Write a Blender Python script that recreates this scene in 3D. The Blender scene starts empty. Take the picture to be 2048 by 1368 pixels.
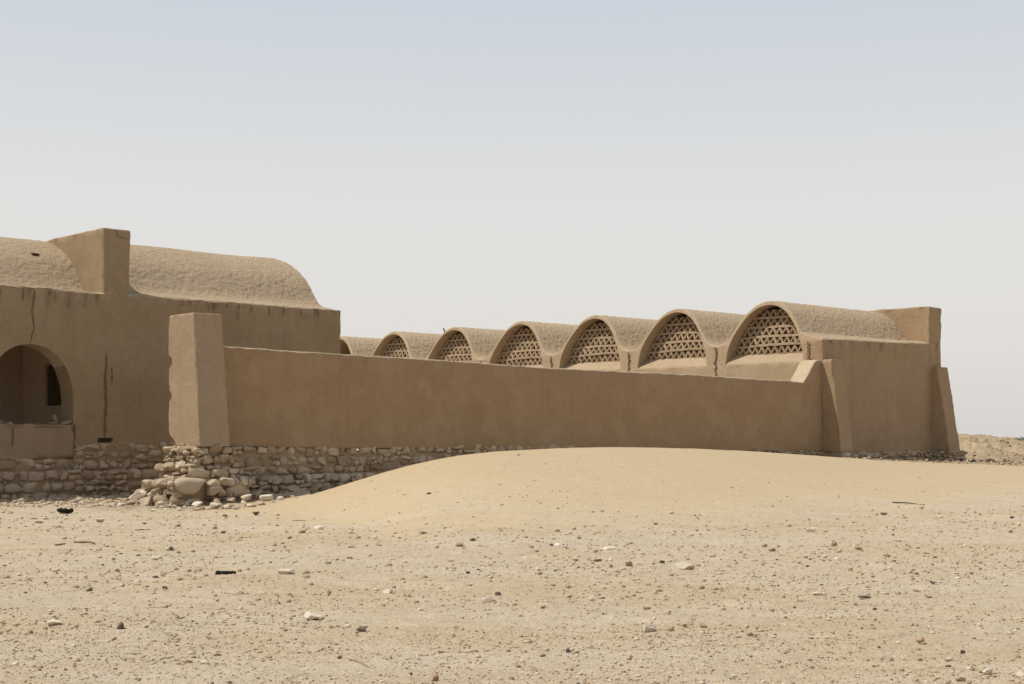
import bpy, bmesh, math, random
import numpy as np
from mathutils import Vector

random.seed(7)
RNG = np.random.default_rng(11)
C = bpy.context.scene.collection
SC = bpy.context.scene

# ------------------------------------------------------------------ camera
F, HY, CAMZ = 2844.0, 872.0, 1.6          # focal length in photo pixels, eye-level row, eye height
cam = bpy.data.cameras.new('camera')
cam.lens, cam.sensor_width = 50.0, 36.0
cam.shift_y = (HY - 684.0) / 2048.0
cam.clip_start, cam.clip_end = 0.1, 9000
camo = bpy.data.objects.new('camera', cam)
C.objects.link(camo)
camo.location = (0, 0, CAMZ)
camo.rotation_euler = (math.radians(90), 0, 0)
SC.camera = camo

# ------------------------------------------------------------------ sky, sun, exposure
SUN_EL = math.radians(58)
SUN_AZ = math.radians(-97)                 # clockwise from +Y: the sun stands to the left
SC.view_settings.view_transform = 'Standard'
SC.view_settings.look = 'None'
SC.view_settings.exposure = 0.0
SC.view_settings.gamma = 1.0
world = bpy.data.worlds.new('World')
SC.world = world
world.use_nodes = True
wn, wl = world.node_tree.nodes, world.node_tree.links
bg = wn['Background']
sky = wn.new('ShaderNodeTexSky')
sky.sky_type = 'NISHITA'
sky.sun_disc = False
sky.sun_elevation = SUN_EL
sky.sun_rotation = SUN_AZ
sky.altitude = 60
sky.air_density = 1.0
sky.dust_density = 4.0
sky.ozone_density = 1.0
# dusty desert air: a pale veil that is thickest low down
tc = wn.new('ShaderNodeTexCoord')
sep = wn.new('ShaderNodeSeparateXYZ')
wl.new(tc.outputs['Generated'], sep.inputs[0])
rmp = wn.new('ShaderNodeValToRGB')
rmp.color_ramp.elements[0].position = 0.0
rmp.color_ramp.elements[0].color = (7.5, 7.15, 6.9, 1)
rmp.color_ramp.elements[1].position = 0.9
rmp.color_ramp.elements[1].color = (3.1, 3.6, 4.4, 1)
for p, c in ((0.07, (8.2, 7.9, 7.55, 1)), (0.16, (8.0, 7.9, 7.7, 1)), (0.31, (6.25, 6.8, 7.5, 1)), (0.5, (4.7, 5.2, 6.0, 1))):
    e = rmp.color_ramp.elements.new(p)
    e.color = c
wl.new(sep.outputs['Z'], rmp.inputs[0])
mx = wn.new('ShaderNodeMix')
mx.data_type = 'RGBA'
mx.inputs[0].default_value = 0.9
wl.new(sky.outputs[0], mx.inputs[6])
wl.new(rmp.outputs[0], mx.inputs[7])
wl.new(mx.outputs[2], bg.inputs['Color'])
bg.inputs['Strength'].default_value = 0.10

sl = bpy.data.lights.new('sun', 'SUN')
sl.energy = 3.9
sl.angle = math.radians(0.6)
sl.color = (1.0, 0.945, 0.85)
so = bpy.data.objects.new('sun', sl)
C.objects.link(so)
so.location = (-20, 0, 30)
sdir = Vector((math.sin(SUN_AZ) * math.cos(SUN_EL), math.cos(SUN_AZ) * math.cos(SUN_EL), math.sin(SUN_EL)))
so.rotation_euler = (-sdir).to_track_quat('-Z', 'Y').to_euler()

# ------------------------------------------------------------------ building axes: s runs along the fronts to the right and away, t comes out of the fronts
D = (0.7241, 0.6897)
N = (0.6897, -0.7241)
def W(p):
    p = np.asarray(p, float)
    o = np.empty_like(p)
    o[..., 0] = p[..., 0] * D[0] + p[..., 1] * N[0]
    o[..., 1] = p[..., 0] * D[1] + p[..., 1] * N[1]
    o[..., 2] = p[..., 2]
    return o

# ------------------------------------------------------------------ noise
def _hash(ix, iy, iz, seed):
    h = (ix * 374761393 + iy * 668265263 + iz * 2147483647 + seed * 974711) & 0xffffffff
    h = ((h ^ (h >> 13)) * 1274126177) & 0xffffffff
    h = ((h ^ (h >> 16)) * 2246822519) & 0xffffffff
    return ((h ^ (h >> 15)) & 0xffffff) / float(0xffffff) * 2 - 1
def noise(p, freq=1.0, seed=0):
    p = np.asarray(p, float) * freq + 137.3
    i = np.floor(p).astype(np.int64)
    f = p - i
    f = f * f * f * (f * (f * 6 - 15) + 10)
    r = 0
    for dx in (0, 1):
        for dy in (0, 1):
            for dz in (0, 1):
                w = (f[..., 0] if dx else 1 - f[..., 0]) * (f[..., 1] if dy else 1 - f[..., 1]) * (f[..., 2] if dz else 1 - f[..., 2])
                r = r + w * _hash(i[..., 0] + dx, i[..., 1] + dy, i[..., 2] + dz, seed)
    return r
def fbm(p, freq=1.0, octv=4, seed=0):
    r, a, t = 0, 1.0, 0
    for k in range(octv):
        r = r + a * noise(p, freq * 2 ** k, seed + 17 * k)
        t += a
        a *= 0.5
    return r / t
def vnoise(p, freq, seed=0, octv=2):
    return np.stack([fbm(p, freq, octv, seed + 101 * k) for k in range(3)], -1)
def sstep(a, b, x):
    t = np.clip((np.asarray(x, float) - a) / (b - a), 0, 1)
    return t * t * (3 - 2 * t)

# ------------------------------------------------------------------ mesh objects
def link(name, verts, faces, mats, parent=None, smooth=True, tint=None, sharp=None, origin=None, midx=None):
    verts = np.asarray(verts, float)
    if origin is None:
        lo, hi = verts.min(0), verts.max(0)
        origin = np.array([(lo[0] + hi[0]) / 2, (lo[1] + hi[1]) / 2, lo[2]])
    origin = np.asarray(origin, float)
    me = bpy.data.meshes.new(name)
    v = verts - origin
    faces = [f for f in faces] if not isinstance(faces, np.ndarray) else faces
    if isinstance(faces, np.ndarray):
        n, k = faces.shape
        me.vertices.add(len(v)); me.vertices.foreach_set('co', v.ravel())
        me.loops.add(n * k); me.loops.foreach_set('vertex_index', faces.ravel().astype(np.int32))
        me.polygons.add(n); me.polygons.foreach_set('loop_start', np.arange(0, n * k, k, dtype=np.int32))
        me.update(calc_edges=True)
    else:
        me.from_pydata([tuple(x) for x in v], [], [tuple(int(i) for i in f) for f in faces])
    if not isinstance(mats, (list, tuple)): mats = [mats]
    for m in mats: me.materials.append(m)
    if tint is not None:
        a = me.attributes.new('tint', 'FLOAT', 'POINT')
        a.data.foreach_set('value', np.asarray(tint, np.float32))
    if midx is not None:
        me.polygons.foreach_set('material_index', np.asarray(midx, np.int32))
    if smooth:
        me.polygons.foreach_set('use_smooth', [True] * len(me.polygons))
    if sharp: me.set_sharp_from_angle(angle=math.radians(sharp))
    me.validate(); me.update()
    o = bpy.data.objects.new(name, me)
    C.objects.link(o)
    po = np.zeros(3)
    if parent is not None:
        o.parent = parent
        po = np.array(parent['_o'])
    o.location = tuple(origin - po)
    o['_o'] = [float(x) for x in origin]
    return o
def tag(o, label=None, cat=None, group=None, kind=None):
    if label: o['label'] = label
    if cat: o['category'] = cat
    if group: o['group'] = group
    if kind: o['kind'] = kind
    return o
def thing(name, loc, label, cat, group=None):
    o = bpy.data.objects.new(name, None)
    C.objects.link(o)
    o.empty_display_size = 0.3
    o.location = tuple(float(x) for x in loc)
    o['_o'] = [float(x) for x in loc]
    return tag(o, label, cat, group)
def fix_normals(o):
    bm = bmesh.new(); bm.from_mesh(o.data)
    bmesh.ops.recalc_face_normals(bm, faces=bm.faces)
    bm.to_mesh(o.data); bm.free(); o.data.update()

def lines(a, b, cell, r):
    L = b - a
    e = [0, 0.3 * r, 0.65 * r, r]
    n = max(1, int(round((L - 2 * r) / cell)))
    mid = np.linspace(a + r, b - r, n + 1)
    return np.array([a + x for x in e[:-1]] + list(mid) + [b - x for x in e[:-1][::-1]])
def rbox(s, t, z, cell=0.15, r=0.05, amp=0.015, freq=1.3, chip=0.012, deform=None, seed=0):
    """rounded, gridded, slightly uneven block in (s, t, z); returns world verts and quads"""
    lo = np.array([s[0], t[0], z[0]], float); hi = np.array([s[1], t[1], z[1]], float)
    ax = [lines(lo[k], hi[k], cell, r) for k in range(3)]
    vs, fs, base = [], [], 0
    for k in range(3):
        a, b = (k + 1) % 3, (k + 2) % 3
        for side in (0, 1):
            A, B = np.meshgrid(ax[a], ax[b], indexing='ij')
            P = np.empty(A.shape + (3,)); P[..., a] = A; P[..., b] = B; P[..., k] = hi[k] if side else lo[k]
            na, nb = A.shape
            idx = np.arange(na * nb).reshape(na, nb) + base
            q = np.stack([idx[:-1, :-1], idx[1:, :-1], idx[1:, 1:], idx[:-1, 1:]], -1).reshape(-1, 4)
            if side: q = q[:, ::-1]       # the s,t,z frame is mirrored in the world
            vs.append(P.reshape(-1, 3)); fs.append(q); base += na * nb
    V = np.concatenate(vs); Q = np.concatenate(fs)
    _, ui, inv = np.unique(np.round(V, 5), axis=0, return_index=True, return_inverse=True)
    V = V[ui]; Q = inv.ravel()[Q]
    q = np.clip(V, lo + r, hi - r)
    d = V - q
    ln = np.linalg.norm(d, axis=1, keepdims=True)
    edge = (np.abs(d) > 1e-6).sum(1) >= 2
    V = np.where(ln > 1e-9, q + d / np.maximum(ln, 1e-9) * r, V)
    if deform: V = deform(V)
    Wv = W(V)
    Wv = Wv + vnoise(Wv, freq, seed) * amp
    if chip: Wv[edge] += (vnoise(Wv, 5.0, seed + 5, 3) * chip * 2.2)[edge]
    return Wv, Q
def merge(parts):
    vs, fs, b = [], [], 0
    for v, f in parts:
        vs.append(v); fs.append(f + b); b += len(v)
    return np.concatenate(vs), np.concatenate(fs)
def block(name, s, t, z, mat, parent=None, **k):
    v, f = rbox(s, t, z, **k)
    return link(name, v, f, mat, parent)
def cut(o, cutter, sharp=40):
    fix_normals(o); fix_normals(cutter)
    m = o.modifiers.new('cut', 'BOOLEAN')
    m.operation = 'DIFFERENCE'; m.solver = 'EXACT'; m.object = cutter
    dg = bpy.context.evaluated_depsgraph_get(); dg.update()
    me = bpy.data.meshes.new_from_object(o.evaluated_get(dg))
    o.modifiers.clear()
    o.data = me
    me.polygons.foreach_set('use_smooth', [True] * len(me.polygons))
    me.set_sharp_from_angle(angle=math.radians(sharp))
    bpy.data.objects.remove(cutter)

# ------------------------------------------------------------------ materials
def new_mat(name, rough=0.95):
    m = bpy.data.materials.new(name); m.use_nodes = True
    nt = m.node_tree
    b = nt.nodes['Principled BSDF']
    b.inputs['Roughness'].default_value = rough
    b.inputs['Specular IOR Level'].default_value = 0.12
    return m, nt, b
class NT:
    def __init__(s, nt): s.nt, s.n, s.l = nt, nt.nodes, nt.links; s.pos = s.n.new('ShaderNodeNewGeometry').outputs['Position']
    def noise(s, scale, detail=3, rough=0.55, vec=None, dist=0):
        x = s.n.new('ShaderNodeTexNoise'); x.inputs['Scale'].default_value = scale
        x.inputs['Detail'].default_value = detail; x.inputs['Roughness'].default_value = rough
        x.inputs['Distortion'].default_value = dist
        s.l.new(vec or s.pos, x.inputs['Vector']); return x.outputs['Fac']
    def voro(s, scale, vec=None, feature='F1', out='Distance', rand=1):
        x = s.n.new('ShaderNodeTexVoronoi'); x.feature = feature; x.inputs['Scale'].default_value = scale
        x.inputs['Randomness'].default_value = rand
        s.l.new(vec or s.pos, x.inputs['Vector']); return x.outputs[out]
    def map(s, scale, loc=(0, 0, 0)):
        x = s.n.new('ShaderNodeMapping'); x.inputs['Scale'].default_value = scale; x.inputs['Location'].default_value = loc
        s.l.new(s.pos, x.inputs['Vector']); return x.outputs[0]
    def rng(s, v, a, b, c=0, d=1):
        x = s.n.new('ShaderNodeMapRange'); s.l.new(v, x.inputs[0])
        for i, q in enumerate((a, b, c, d)): x.inputs[i + 1].default_value = q
        return x.outputs[0]
    def math(s, op, a, b=None):
        x = s.n.new('ShaderNodeMath'); x.operation = op
        for i, q in enumerate((a, b)):
            if q is None: continue
            if isinstance(q, (int, float)): x.inputs[i].default_value = q
            else: s.l.new(q, x.inputs[i])
        return x.outputs[0]
    def mix(s, f, a, b, mode='MIX'):
        x = s.n.new('ShaderNodeMix'); x.data_type = 'RGBA'; x.blend_type = mode
        if isinstance(f, (int, float)): x.inputs[0].default_value = f
        else: s.l.new(f, x.inputs[0])
        for i, q in ((6, a), (7, b)):
            if isinstance(q, tuple): x.inputs[i].default_value = q + ((1,) if len(q) == 3 else ())
            else: s.l.new(q, x.inputs[i])
        return x.outputs[2]
    def attr(s, name):
        x = s.n.new('ShaderNodeAttribute'); x.attribute_name = name; return x.outputs['Fac']
    def z(s):
        x = s.n.new('ShaderNodeSeparateXYZ'); s.l.new(s.pos, x.inputs[0]); return x.outputs['Z']
    def bump(s, h, dist, strength=1.0, prev=None):
        x = s.n.new('ShaderNodeBump'); x.inputs['Distance'].default_value = dist; x.inputs['Strength'].default_value = strength
        s.l.new(h, x.inputs['Height'])
        if prev is not None: s.l.new(prev, x.inputs['Normal'])
        return x.outputs[0]
def plaster(name, c1, c2, dark, fine=0.010, coarse=0.0, streak=None, patch=None, runs=0.25):
    m, nt, b = new_mat(name)
    g = NT(nt)
    col = g.mix(g.rng(g.noise(0.45, 4, 0.6), 0.35, 0.68), c1, c2)
    col = g.mix(g.rng(g.noise(3.2, 5, 0.65), 0.42, 0.75, 0, 0.35), col, dark)
    col = g.mix(g.rng(g.noise(28, 4, 0.7), 0.5, 0.72, 0, 0.55), col, dark)          # straw and grit
    col = g.mix(g.rng(g.noise(55, 2, 0.5), 0.56, 0.7, 0, 0.30), col, tuple(min(1, x * 1.7) for x in c1))
    run = g.noise(1.0, 4, 0.6, g.map((5.0, 5.0, 0.35)))
    col = g.mix(g.rng(run, 0.52, 0.72, 0, runs), col, dark)                        # faint vertical rain runs
    if streak:
        z0, z1 = streak
        st = g.rng(g.noise(1.0, 3, 0.6, g.map((3.6, 3.6, 0.5), (3, 1, 0))), 0.53, 0.62)
        zz = g.math('ADD', g.z(), g.rng(g.noise(2.1, 2), 0.3, 0.7, -0.35, 0.35))
        col = g.mix(g.math('MULTIPLY', g.math('MULTIPLY', st, g.math('MULTIPLY', g.rng(zz, z0, z1), g.rng(g.z(), z1 + 0.03, z1 + 0.12, 1, 0))), 0.62), col, tuple(x * 0.62 for x in dark))
        pw = g.rng(g.noise(1.7, 4, 0.6, g.map((1.0, 1.0, 2.0), (9, 4, 2))), 0.52, 0.6)
        col = g.mix(g.math('MULTIPLY', g.math('MULTIPLY', pw, g.math('MULTIPLY', g.rng(g.z(), z1 - 0.28, z1), g.rng(g.z(), z1 + 0.03, z1 + 0.12, 1, 0))), 0.35), col, tuple(min(1, x * 1.45) for x in c1))
    if patch:
        col = g.mix(g.rng(g.noise(1.3, 5, 0.6), 0.5, 0.62, 0, 0.6), col, patch)
    nt.links.new(col, b.inputs['Base Color'])
    nb = g.bump(g.noise(30, 5, 0.75), fine * 1.6)
    nb = g.bump(g.noise(4.5, 4, 0.6), 0.03, 0.15 if coarse else 0.6, nb)
    if coarse:
        nb = g.bump(g.rng(g.noise(13, 5, 0.8), 0.3, 0.7), coarse, 1.0, nb)
    nt.links.new(nb, b.inputs['Normal'])
    return m

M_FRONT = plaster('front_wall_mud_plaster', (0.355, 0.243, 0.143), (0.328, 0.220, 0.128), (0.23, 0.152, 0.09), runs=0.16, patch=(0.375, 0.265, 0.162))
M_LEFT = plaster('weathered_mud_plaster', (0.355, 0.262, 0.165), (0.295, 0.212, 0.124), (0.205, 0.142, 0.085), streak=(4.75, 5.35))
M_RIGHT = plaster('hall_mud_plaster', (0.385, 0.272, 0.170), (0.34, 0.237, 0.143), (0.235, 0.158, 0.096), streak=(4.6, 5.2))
M_POST = plaster('gatepost_mud_plaster', (0.385, 0.288, 0.192), (0.35, 0.258, 0.168), (0.28, 0.195, 0.125), fine=0.012)
M_INFILL = plaster('grey_mud_infill', (0.33, 0.245, 0.165), (0.30, 0.215, 0.14), (0.21, 0.145, 0.09))
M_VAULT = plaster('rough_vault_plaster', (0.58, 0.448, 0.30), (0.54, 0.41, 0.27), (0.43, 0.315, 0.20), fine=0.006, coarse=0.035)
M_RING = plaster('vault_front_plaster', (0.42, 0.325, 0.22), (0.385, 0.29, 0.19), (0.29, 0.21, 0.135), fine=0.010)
M_LATT = plaster('lattice_mud_brick', (0.38, 0.28, 0.185), (0.34, 0.25, 0.165), (0.25, 0.18, 0.115))
M_ROOM = plaster('room_plaster', (0.56, 0.45, 0.33), (0.52, 0.41, 0.29), (0.42, 0.32, 0.23))

def stone_mat(name, lo, hi, dark, spots=0.5):
    m, nt, b = new_mat(name, 0.9)
    g = NT(nt)
    col = g.mix(g.attr('tint'), lo, hi)
    col = g.mix(g.rng(g.noise(9, 5, 0.7), 0.5, 0.7, 0, spots), col, dark)
    nt.links.new(col, b.inputs['Base Color'])
    nt.links.new(g.bump(g.noise(22, 5, 0.7), 0.02), b.inputs['Normal'])
    return m
M_STONE = stone_mat('limestone_rubble', (0.33, 0.24, 0.155), (0.52, 0.425, 0.305), (0.25, 0.18, 0.115))
M_MORTAR = plaster('mud_mortar', (0.40, 0.30, 0.195), (0.36, 0.265, 0.17), (0.27, 0.19, 0.12), fine=0.02)
M_PALE = stone_mat('pale_limestone', (0.58, 0.49, 0.37), (0.72, 0.64, 0.52), (0.44, 0.34, 0.23), 0.3)
M_TAN = stone_mat('tan_stone', (0.40, 0.28, 0.17), (0.46, 0.33, 0.21), (0.24, 0.17, 0.11))
M_DARK = stone_mat('dark_stone', (0.10, 0.085, 0.07), (0.19, 0.145, 0.11), (0.06, 0.05, 0.04))
m, nt, b = new_mat('pebbles'); g = NT(nt)
cr = nt.nodes.new('ShaderNodeValToRGB')
els = cr.color_ramp.elements
els[0].position, els[0].color = 0.0, (0.09, 0.07, 0.055, 1)
els[1].position, els[1].color = 1.0, (0.66, 0.58, 0.46, 1)
for p, c in ((0.22, (0.20, 0.135, 0.085, 1)), (0.45, (0.36, 0.26, 0.16, 1)), (0.75, (0.47, 0.36, 0.24, 1))):
    e = els.new(p); e.color = c
nt.links.new(g.attr('tint'), cr.inputs[0]); nt.links.new(cr.outputs[0], b.inputs['Base Color'])
M_PEB = m
def flat_mat(name, c, c2=None, sc=12, rough=0.9):
    m, nt, b = new_mat(name, rough); g = NT(nt)
    nt.links.new(g.mix(g.noise(sc, 4, 0.6), c, c2 or tuple(x * 0.6 for x in c)), b.inputs['Base Color'])
    nt.links.new(g.bump(g.noise(sc * 3, 3), 0.01), b.inputs['Normal'])
    return m
M_BLACK = flat_mat('charred_scrap', (0.03, 0.024, 0.02), (0.012, 0.01, 0.01))
M_WOOD = flat_mat('dry_wood', (0.30, 0.20, 0.11))
M_OLDWOOD = flat_mat('dark_old_wood', (0.13, 0.095, 0.07), (0.06, 0.045, 0.035))
M_TWIG = flat_mat('grey_twig', (0.16, 0.14, 0.085))
M_GROOVE = plaster('exposed_dark_mud', (0.25, 0.175, 0.105), (0.20, 0.135, 0.08), (0.12, 0.08, 0.05), fine=0.03)
M_TREE = flat_mat('hazed_foliage', (0.30, 0.33, 0.31), (0.24, 0.27, 0.25), 1.0)  # distance haze painted into the leaf colour, no haze volume
M_TRUNK = flat_mat('far_trunk', (0.16, 0.14, 0.12))
M_CLOTH = flat_mat('black_cloth', (0.02, 0.018, 0.017))

# ------------------------------------------------------------------ ground
CU = [-600, 300, 470, 560, 640, 700, 800, 900, 1000, 1100, 1200, 1350, 1500, 1640, 1760, 1900, 2048, 2600]
CZ = [0, 0, 0, .06, .31, .50, .845, 1.10, 1.217, 1.27, 1.30, 1.255, 1.14, .95, .76, .635, .50, .35]
CW = [2, 2, 2, 2.6, 5, 7, 11, 13.5, 15, 16, 17, 18, 19, 20, 21, 23, 25, 26]
def _smooth(xs, ys, sig):
    q = np.arange(-1400, 3401, 5.0); v = np.interp(q, xs, ys)
    k = np.exp(-0.5 * (np.arange(-60, 61) * 5 / sig) ** 2); k /= k.sum()
    return q, np.convolve(np.pad(v, 60, mode='edge'), k, 'valid')
CUq, CZq = _smooth(CU, CZ, 38)
_, CWq = _smooth(CU, CW, 55)
def u_of(x, y): return 1024 + F * x / np.maximum(y, 0.05)
def G_base(x, y):
    x = np.asarray(x, float); y = np.asarray(y, float)
    u = np.clip(u_of(x, y), -600, 2600)
    k = (u - 1024) / F
    Yc = 26.5 / (0.7241 - 0.6897 * k)
    zc = np.interp(u, CUq, CZq); w = np.interp(u, CUq, CWq)
    f = np.clip((Yc - y) / w, 0, 1)
    f = np.clip((Yc - y) / (w * 1.22), 0, 1)
    fall = 1 - 0.8 * sstep(0, 1, f) - 0.2 * (1 - (1 - f) ** 2)
    z = zc * fall
    # behind the crest, up to the walls and beyond
    zw = np.interp(u, [-600, 330, 430, 500, 560, 700, 800, 1000, 1640, 1700, 1900, 2048, 2600], [0.03, .03, .04, .14, .22, .37, .55, .85, .74, .70, .60, .52, .4])
    b = sstep(0.0, 2.4, y - Yc)
    zb = zc + (np.minimum(zw, np.where(u > 620, zc - 0.12, 9)) - zc) * b
    zb = np.where(u > 1905, zc + (zw - zc) * b, zb)
    z = np.where(y > Yc, zb, z)
    # rubble rise beyond the right end
    zs = np.interp(u, [0, 1000, 1800, 1920, 1960, 2000, 2048, 2600], [0.9, 1.2, 1.15, 1.08, 1.0, 0.88, 0.72, 0.2])
    rise = sstep(56, 92, y)
    z = np.where(y > 56, z + (zs - z) * rise, z)
    z = z + (-4.3 - z) * sstep(110, 260, y)
    z = np.where(y < 0.5, 0, z)
    return z
def rub_mask(x, y):
    s = x * D[0] + y * D[1]; t = x * N[0] + y * N[1]
    u = u_of(x, y)
    right = sstep(0, 1.4, y - np.interp(u, [1700, 1880, 1980, 2048, 2400], [46.5, 49.8, 51.5, 52.0, 53])) * (u > 1650) * (y > 20)
    left = sstep(-30.0, -31.0, t + 0.9 * noise(np.stack([x, y, 0 * x], -1), 0.8, 3)) * (s < 19.5) * (y > 20) * (y < 60)
    post = (1 - sstep(1.2, 2.6, np.hypot(s - 16.4, t + 28.6))) * (y > 20)
    return np.clip(right + left + post, 0, 1)
def sand_mask(x, y):
    u = np.clip(u_of(x, y), -600, 2600)
    p = np.stack([x, y, 0 * x], -1)
    yb = np.interp(u, [300, 440, 560, 800, 1000, 1250, 1500, 1800, 2100, 2600], [31, 28.6, 26.5, 24.4, 24.0, 24.2, 26.5, 31, 38, 45])
    m = sstep(-3.5, 5.0, y - yb + 3.4 * fbm(p, 0.5, 3, 9) + 2.4 * fbm(p, 3.0, 3, 19))
    return m * (u > 300) * (y > 8)
def G(x, y, detail=True):
    z = G_base(x, y)
    if detail:
        x = np.asarray(x, float); y = np.asarray(y, float)
        p = np.stack([x, y, 0 * x], -1)
        q = np.stack([x * 0.6, y * 1.3, 0 * x], -1)
        r = rub_mask(x, y); sm = sand_mask(x, y)
        near = np.clip(np.hypot(x, y) / 3, 0, 1)
        z = z + (1 - 0.75 * sm) * near * (0.030 * fbm(q, 0.55, 3, 1) + 0.026 * fbm(q, 2.4, 3, 2) + 0.016 * np.abs(fbm(q, 8, 2, 5)) + 0.018 * sstep(0.05, 0.12, fbm(q, 1.1, 4, 15)))
        z = z + sm * 0.004 * noise(q, 3.5, 6)
        far = sstep(54, 66, y)
        z = z + r * (0.03 + 0.13 * far) * np.abs(fbm(p, 1.1, 4, 8)) * 2 + r * 0.03 * fbm(p, 6, 2, 4)
        # broken, stepped banks on the rise
        st = fbm(np.stack([x * 0.35, y * 0.55, 0 * x], -1), 0.6, 4, 12)
        z = z + far * (y < 120) * 0.30 * (sstep(0.02, 0.07, st) + sstep(-0.22, -0.17, st) + sstep(0.22, 0.26, st) - 1.3)
    return z
def build_ground():
    az = np.radians(np.concatenate([np.linspace(-180, -32, 60)[:-1], np.linspace(-32, -22, 60)[:-1], np.linspace(-22, 22, 1150)[:-1],
                                    np.linspace(22, 32, 60)[:-1], np.linspace(32, 180, 60)]))
    rr = np.concatenate([np.geomspace(0.4, 7.5, 30)[:-1], np.geomspace(7.5, 34, 620)[:-1], np.geomspace(34, 115, 330)[:-1], np.geomspace(115, 6000, 60)])
    A, R = np.meshgrid(az, rr, indexing='ij')
    X, Y = R * np.sin(A), R * np.cos(A)
    Z = G(X, Y)
    V = np.stack([X, Y, Z], -1).reshape(-1, 3)
    na, nr = A.shape
    i = np.arange(na * nr).reshape(na, nr)
    Q = np.stack([i[:-1, :-1], i[:-1, 1:], i[1:, 1:], i[1:, :-1]], -1).reshape(-1, 4)[:, ::-1]
    m, nt, b = new_mat('desert_ground', 1.0)
    b.inputs['Specular IOR Level'].default_value = 0.03
    g = NT(nt)
    sm, rb = g.attr('sandy'), g.attr('rubble')
    dist = g.noise(0.25, 4, 0.6, g.map((0.6, 1.5, 1)))
    base = g.mix(g.rng(dist, 0.42, 0.58), (0.505, 0.398, 0.262), (0.53, 0.435, 0.315))
    base = g.mix(g.rng(g.noise(1.6, 5, 0.65, g.map((0.5, 1.3, 1))), 0.46, 0.64, 0, 0.55), base, (0.60, 0.505, 0.385))
    base = g.mix(g.rng(g.noise(7, 5, 0.7, g.map((0.6, 1.2, 1))), 0.5, 0.68, 0, 0.4), base, (0.42, 0.32, 0.205))
    base = g.mix(g.rng(g.noise(30, 4, 0.7, g.map((0.7, 1, 1))), 0.55, 0.68, 0, 0.45), base, (0.32, 0.24, 0.16))
    base = g.mix(g.rng(g.noise(24, 3, 0.7, g.map((0.7, 1, 1), (5, 3, 0))), 0.62, 0.7, 0, 0.7), base, (0.62, 0.53, 0.41))
    sand = g.mix(g.rng(g.noise(0.3, 3), 0.35, 0.7), (0.515, 0.402, 0.255), (0.50, 0.39, 0.25))
    sand = g.mix(g.rng(g.noise(5.5, 3, 0.6, g.map((0.6, 2.2, 1))), 0.6, 0.7, 0, 0.4), sand, (0.36, 0.25, 0.15))
    sand = g.mix(g.rng(g.noise(19, 3, 0.7, g.map((0.55, 1.5, 1))), 0.62, 0.68, 0, 0.75), sand, (0.27, 0.18, 0.11))
    col = g.mix(sm, base, sand)
    rub = g.mix(g.rng(g.noise(3, 5, 0.7), 0.4, 0.62), (0.30, 0.225, 0.145), (0.44, 0.35, 0.23))
    rub = g.mix(g.rng(g.noise(13, 4, 0.7), 0.52, 0.66, 0, 0.7), rub, (0.20, 0.145, 0.09))
    col = g.mix(g.math('MULTIPLY', rb, 0.85), col, rub)
    nt.links.new(col, b.inputs['Base Color'])
    inv = g.math('SUBTRACT', 1.0, g.math('MULTIPLY', sm, 0.8))
    nb = g.bump(g.math('MULTIPLY', g.noise(42, 4, 0.7), inv), 0.02)
    nb = g.bump(g.math('MULTIPLY', g.noise(9, 4, 0.65, g.map((0.8, 1.2, 1))), inv), 0.05, 0.8, nb)
    rip = g.noise(5, 2, 0.5, g.map((0.8, 2.6, 1)), 0.6)
    nb = g.bump(g.math('MULTIPLY', rip, sm), 0.05, 0.9, nb)
    nb = g.bump(g.math('MULTIPLY', g.noise(26, 3, 0.65), sm), 0.02, 0.8, nb)
    nt.links.new(nb, b.inputs['Normal'])
    o = link('ground', V, Q, m, origin=(0, 0, 0))
    for nm, fn in (('sandy', sand_mask), ('rubble', rub_mask)):
        a = o.data.attributes.new(nm, 'FLOAT', 'POINT')
        a.data.foreach_set('value', fn(X, Y).ravel().astype(np.float32))
    tag(o, kind='structure')
build_ground()
def hit(u, v):
    """where the sight line of photo pixel (u, v) meets the ground"""
    k = (u - 1024) / F
    Y = np.geomspace(6, 120, 4000)
    z = G_base(k * Y, Y)
    vv = HY + (CAMZ - z) * F / Y
    i = int(np.argmax(vv <= v))
    y = Y[i] if vv[i] <= v else 100.0
    x = k * y
    return x, y, float(G(np.array([x]), np.array([y]))[0])

# ------------------------------------------------------------------ stones
def ico(sub):
    bm = bmesh.new(); bmesh.ops.create_icosphere(bm, subdivisions=sub, radius=1)
    v = np.array([x.co[:] for x in bm.verts]); f = np.array([[q.index for q in p.verts] for p in bm.faces]); bm.free()
    return v, f
ICO = {k: ico(k) for k in (1, 2, 3, 4)}
def stone_shape(dims, sub=2, box=0.7, rough=0.12, seed=0, facets=0):
    v, f = ICO[sub]
    p = np.sign(v) * np.abs(v) ** box
    if facets:
        r = np.random.default_rng(seed)
        for _ in range(facets):
            n = r.normal(size=3); n /= np.linalg.norm(n); d = r.uniform(0.38, 0.8)
            h = p @ n - d
            p = p - np.where(h > 0, h, 0)[:, None] * n
    p = p + vnoise(p + seed * 3.7, 1.1, seed, 2) * rough + vnoise(p + seed, 3.5, seed + 3, 2) * rough * 0.35
    lo, hi = p.min(0), p.max(0); p = (p - (lo + hi) / 2) / ((hi - lo) / 2)
    return p * (np.array(dims) / 2), f
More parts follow.
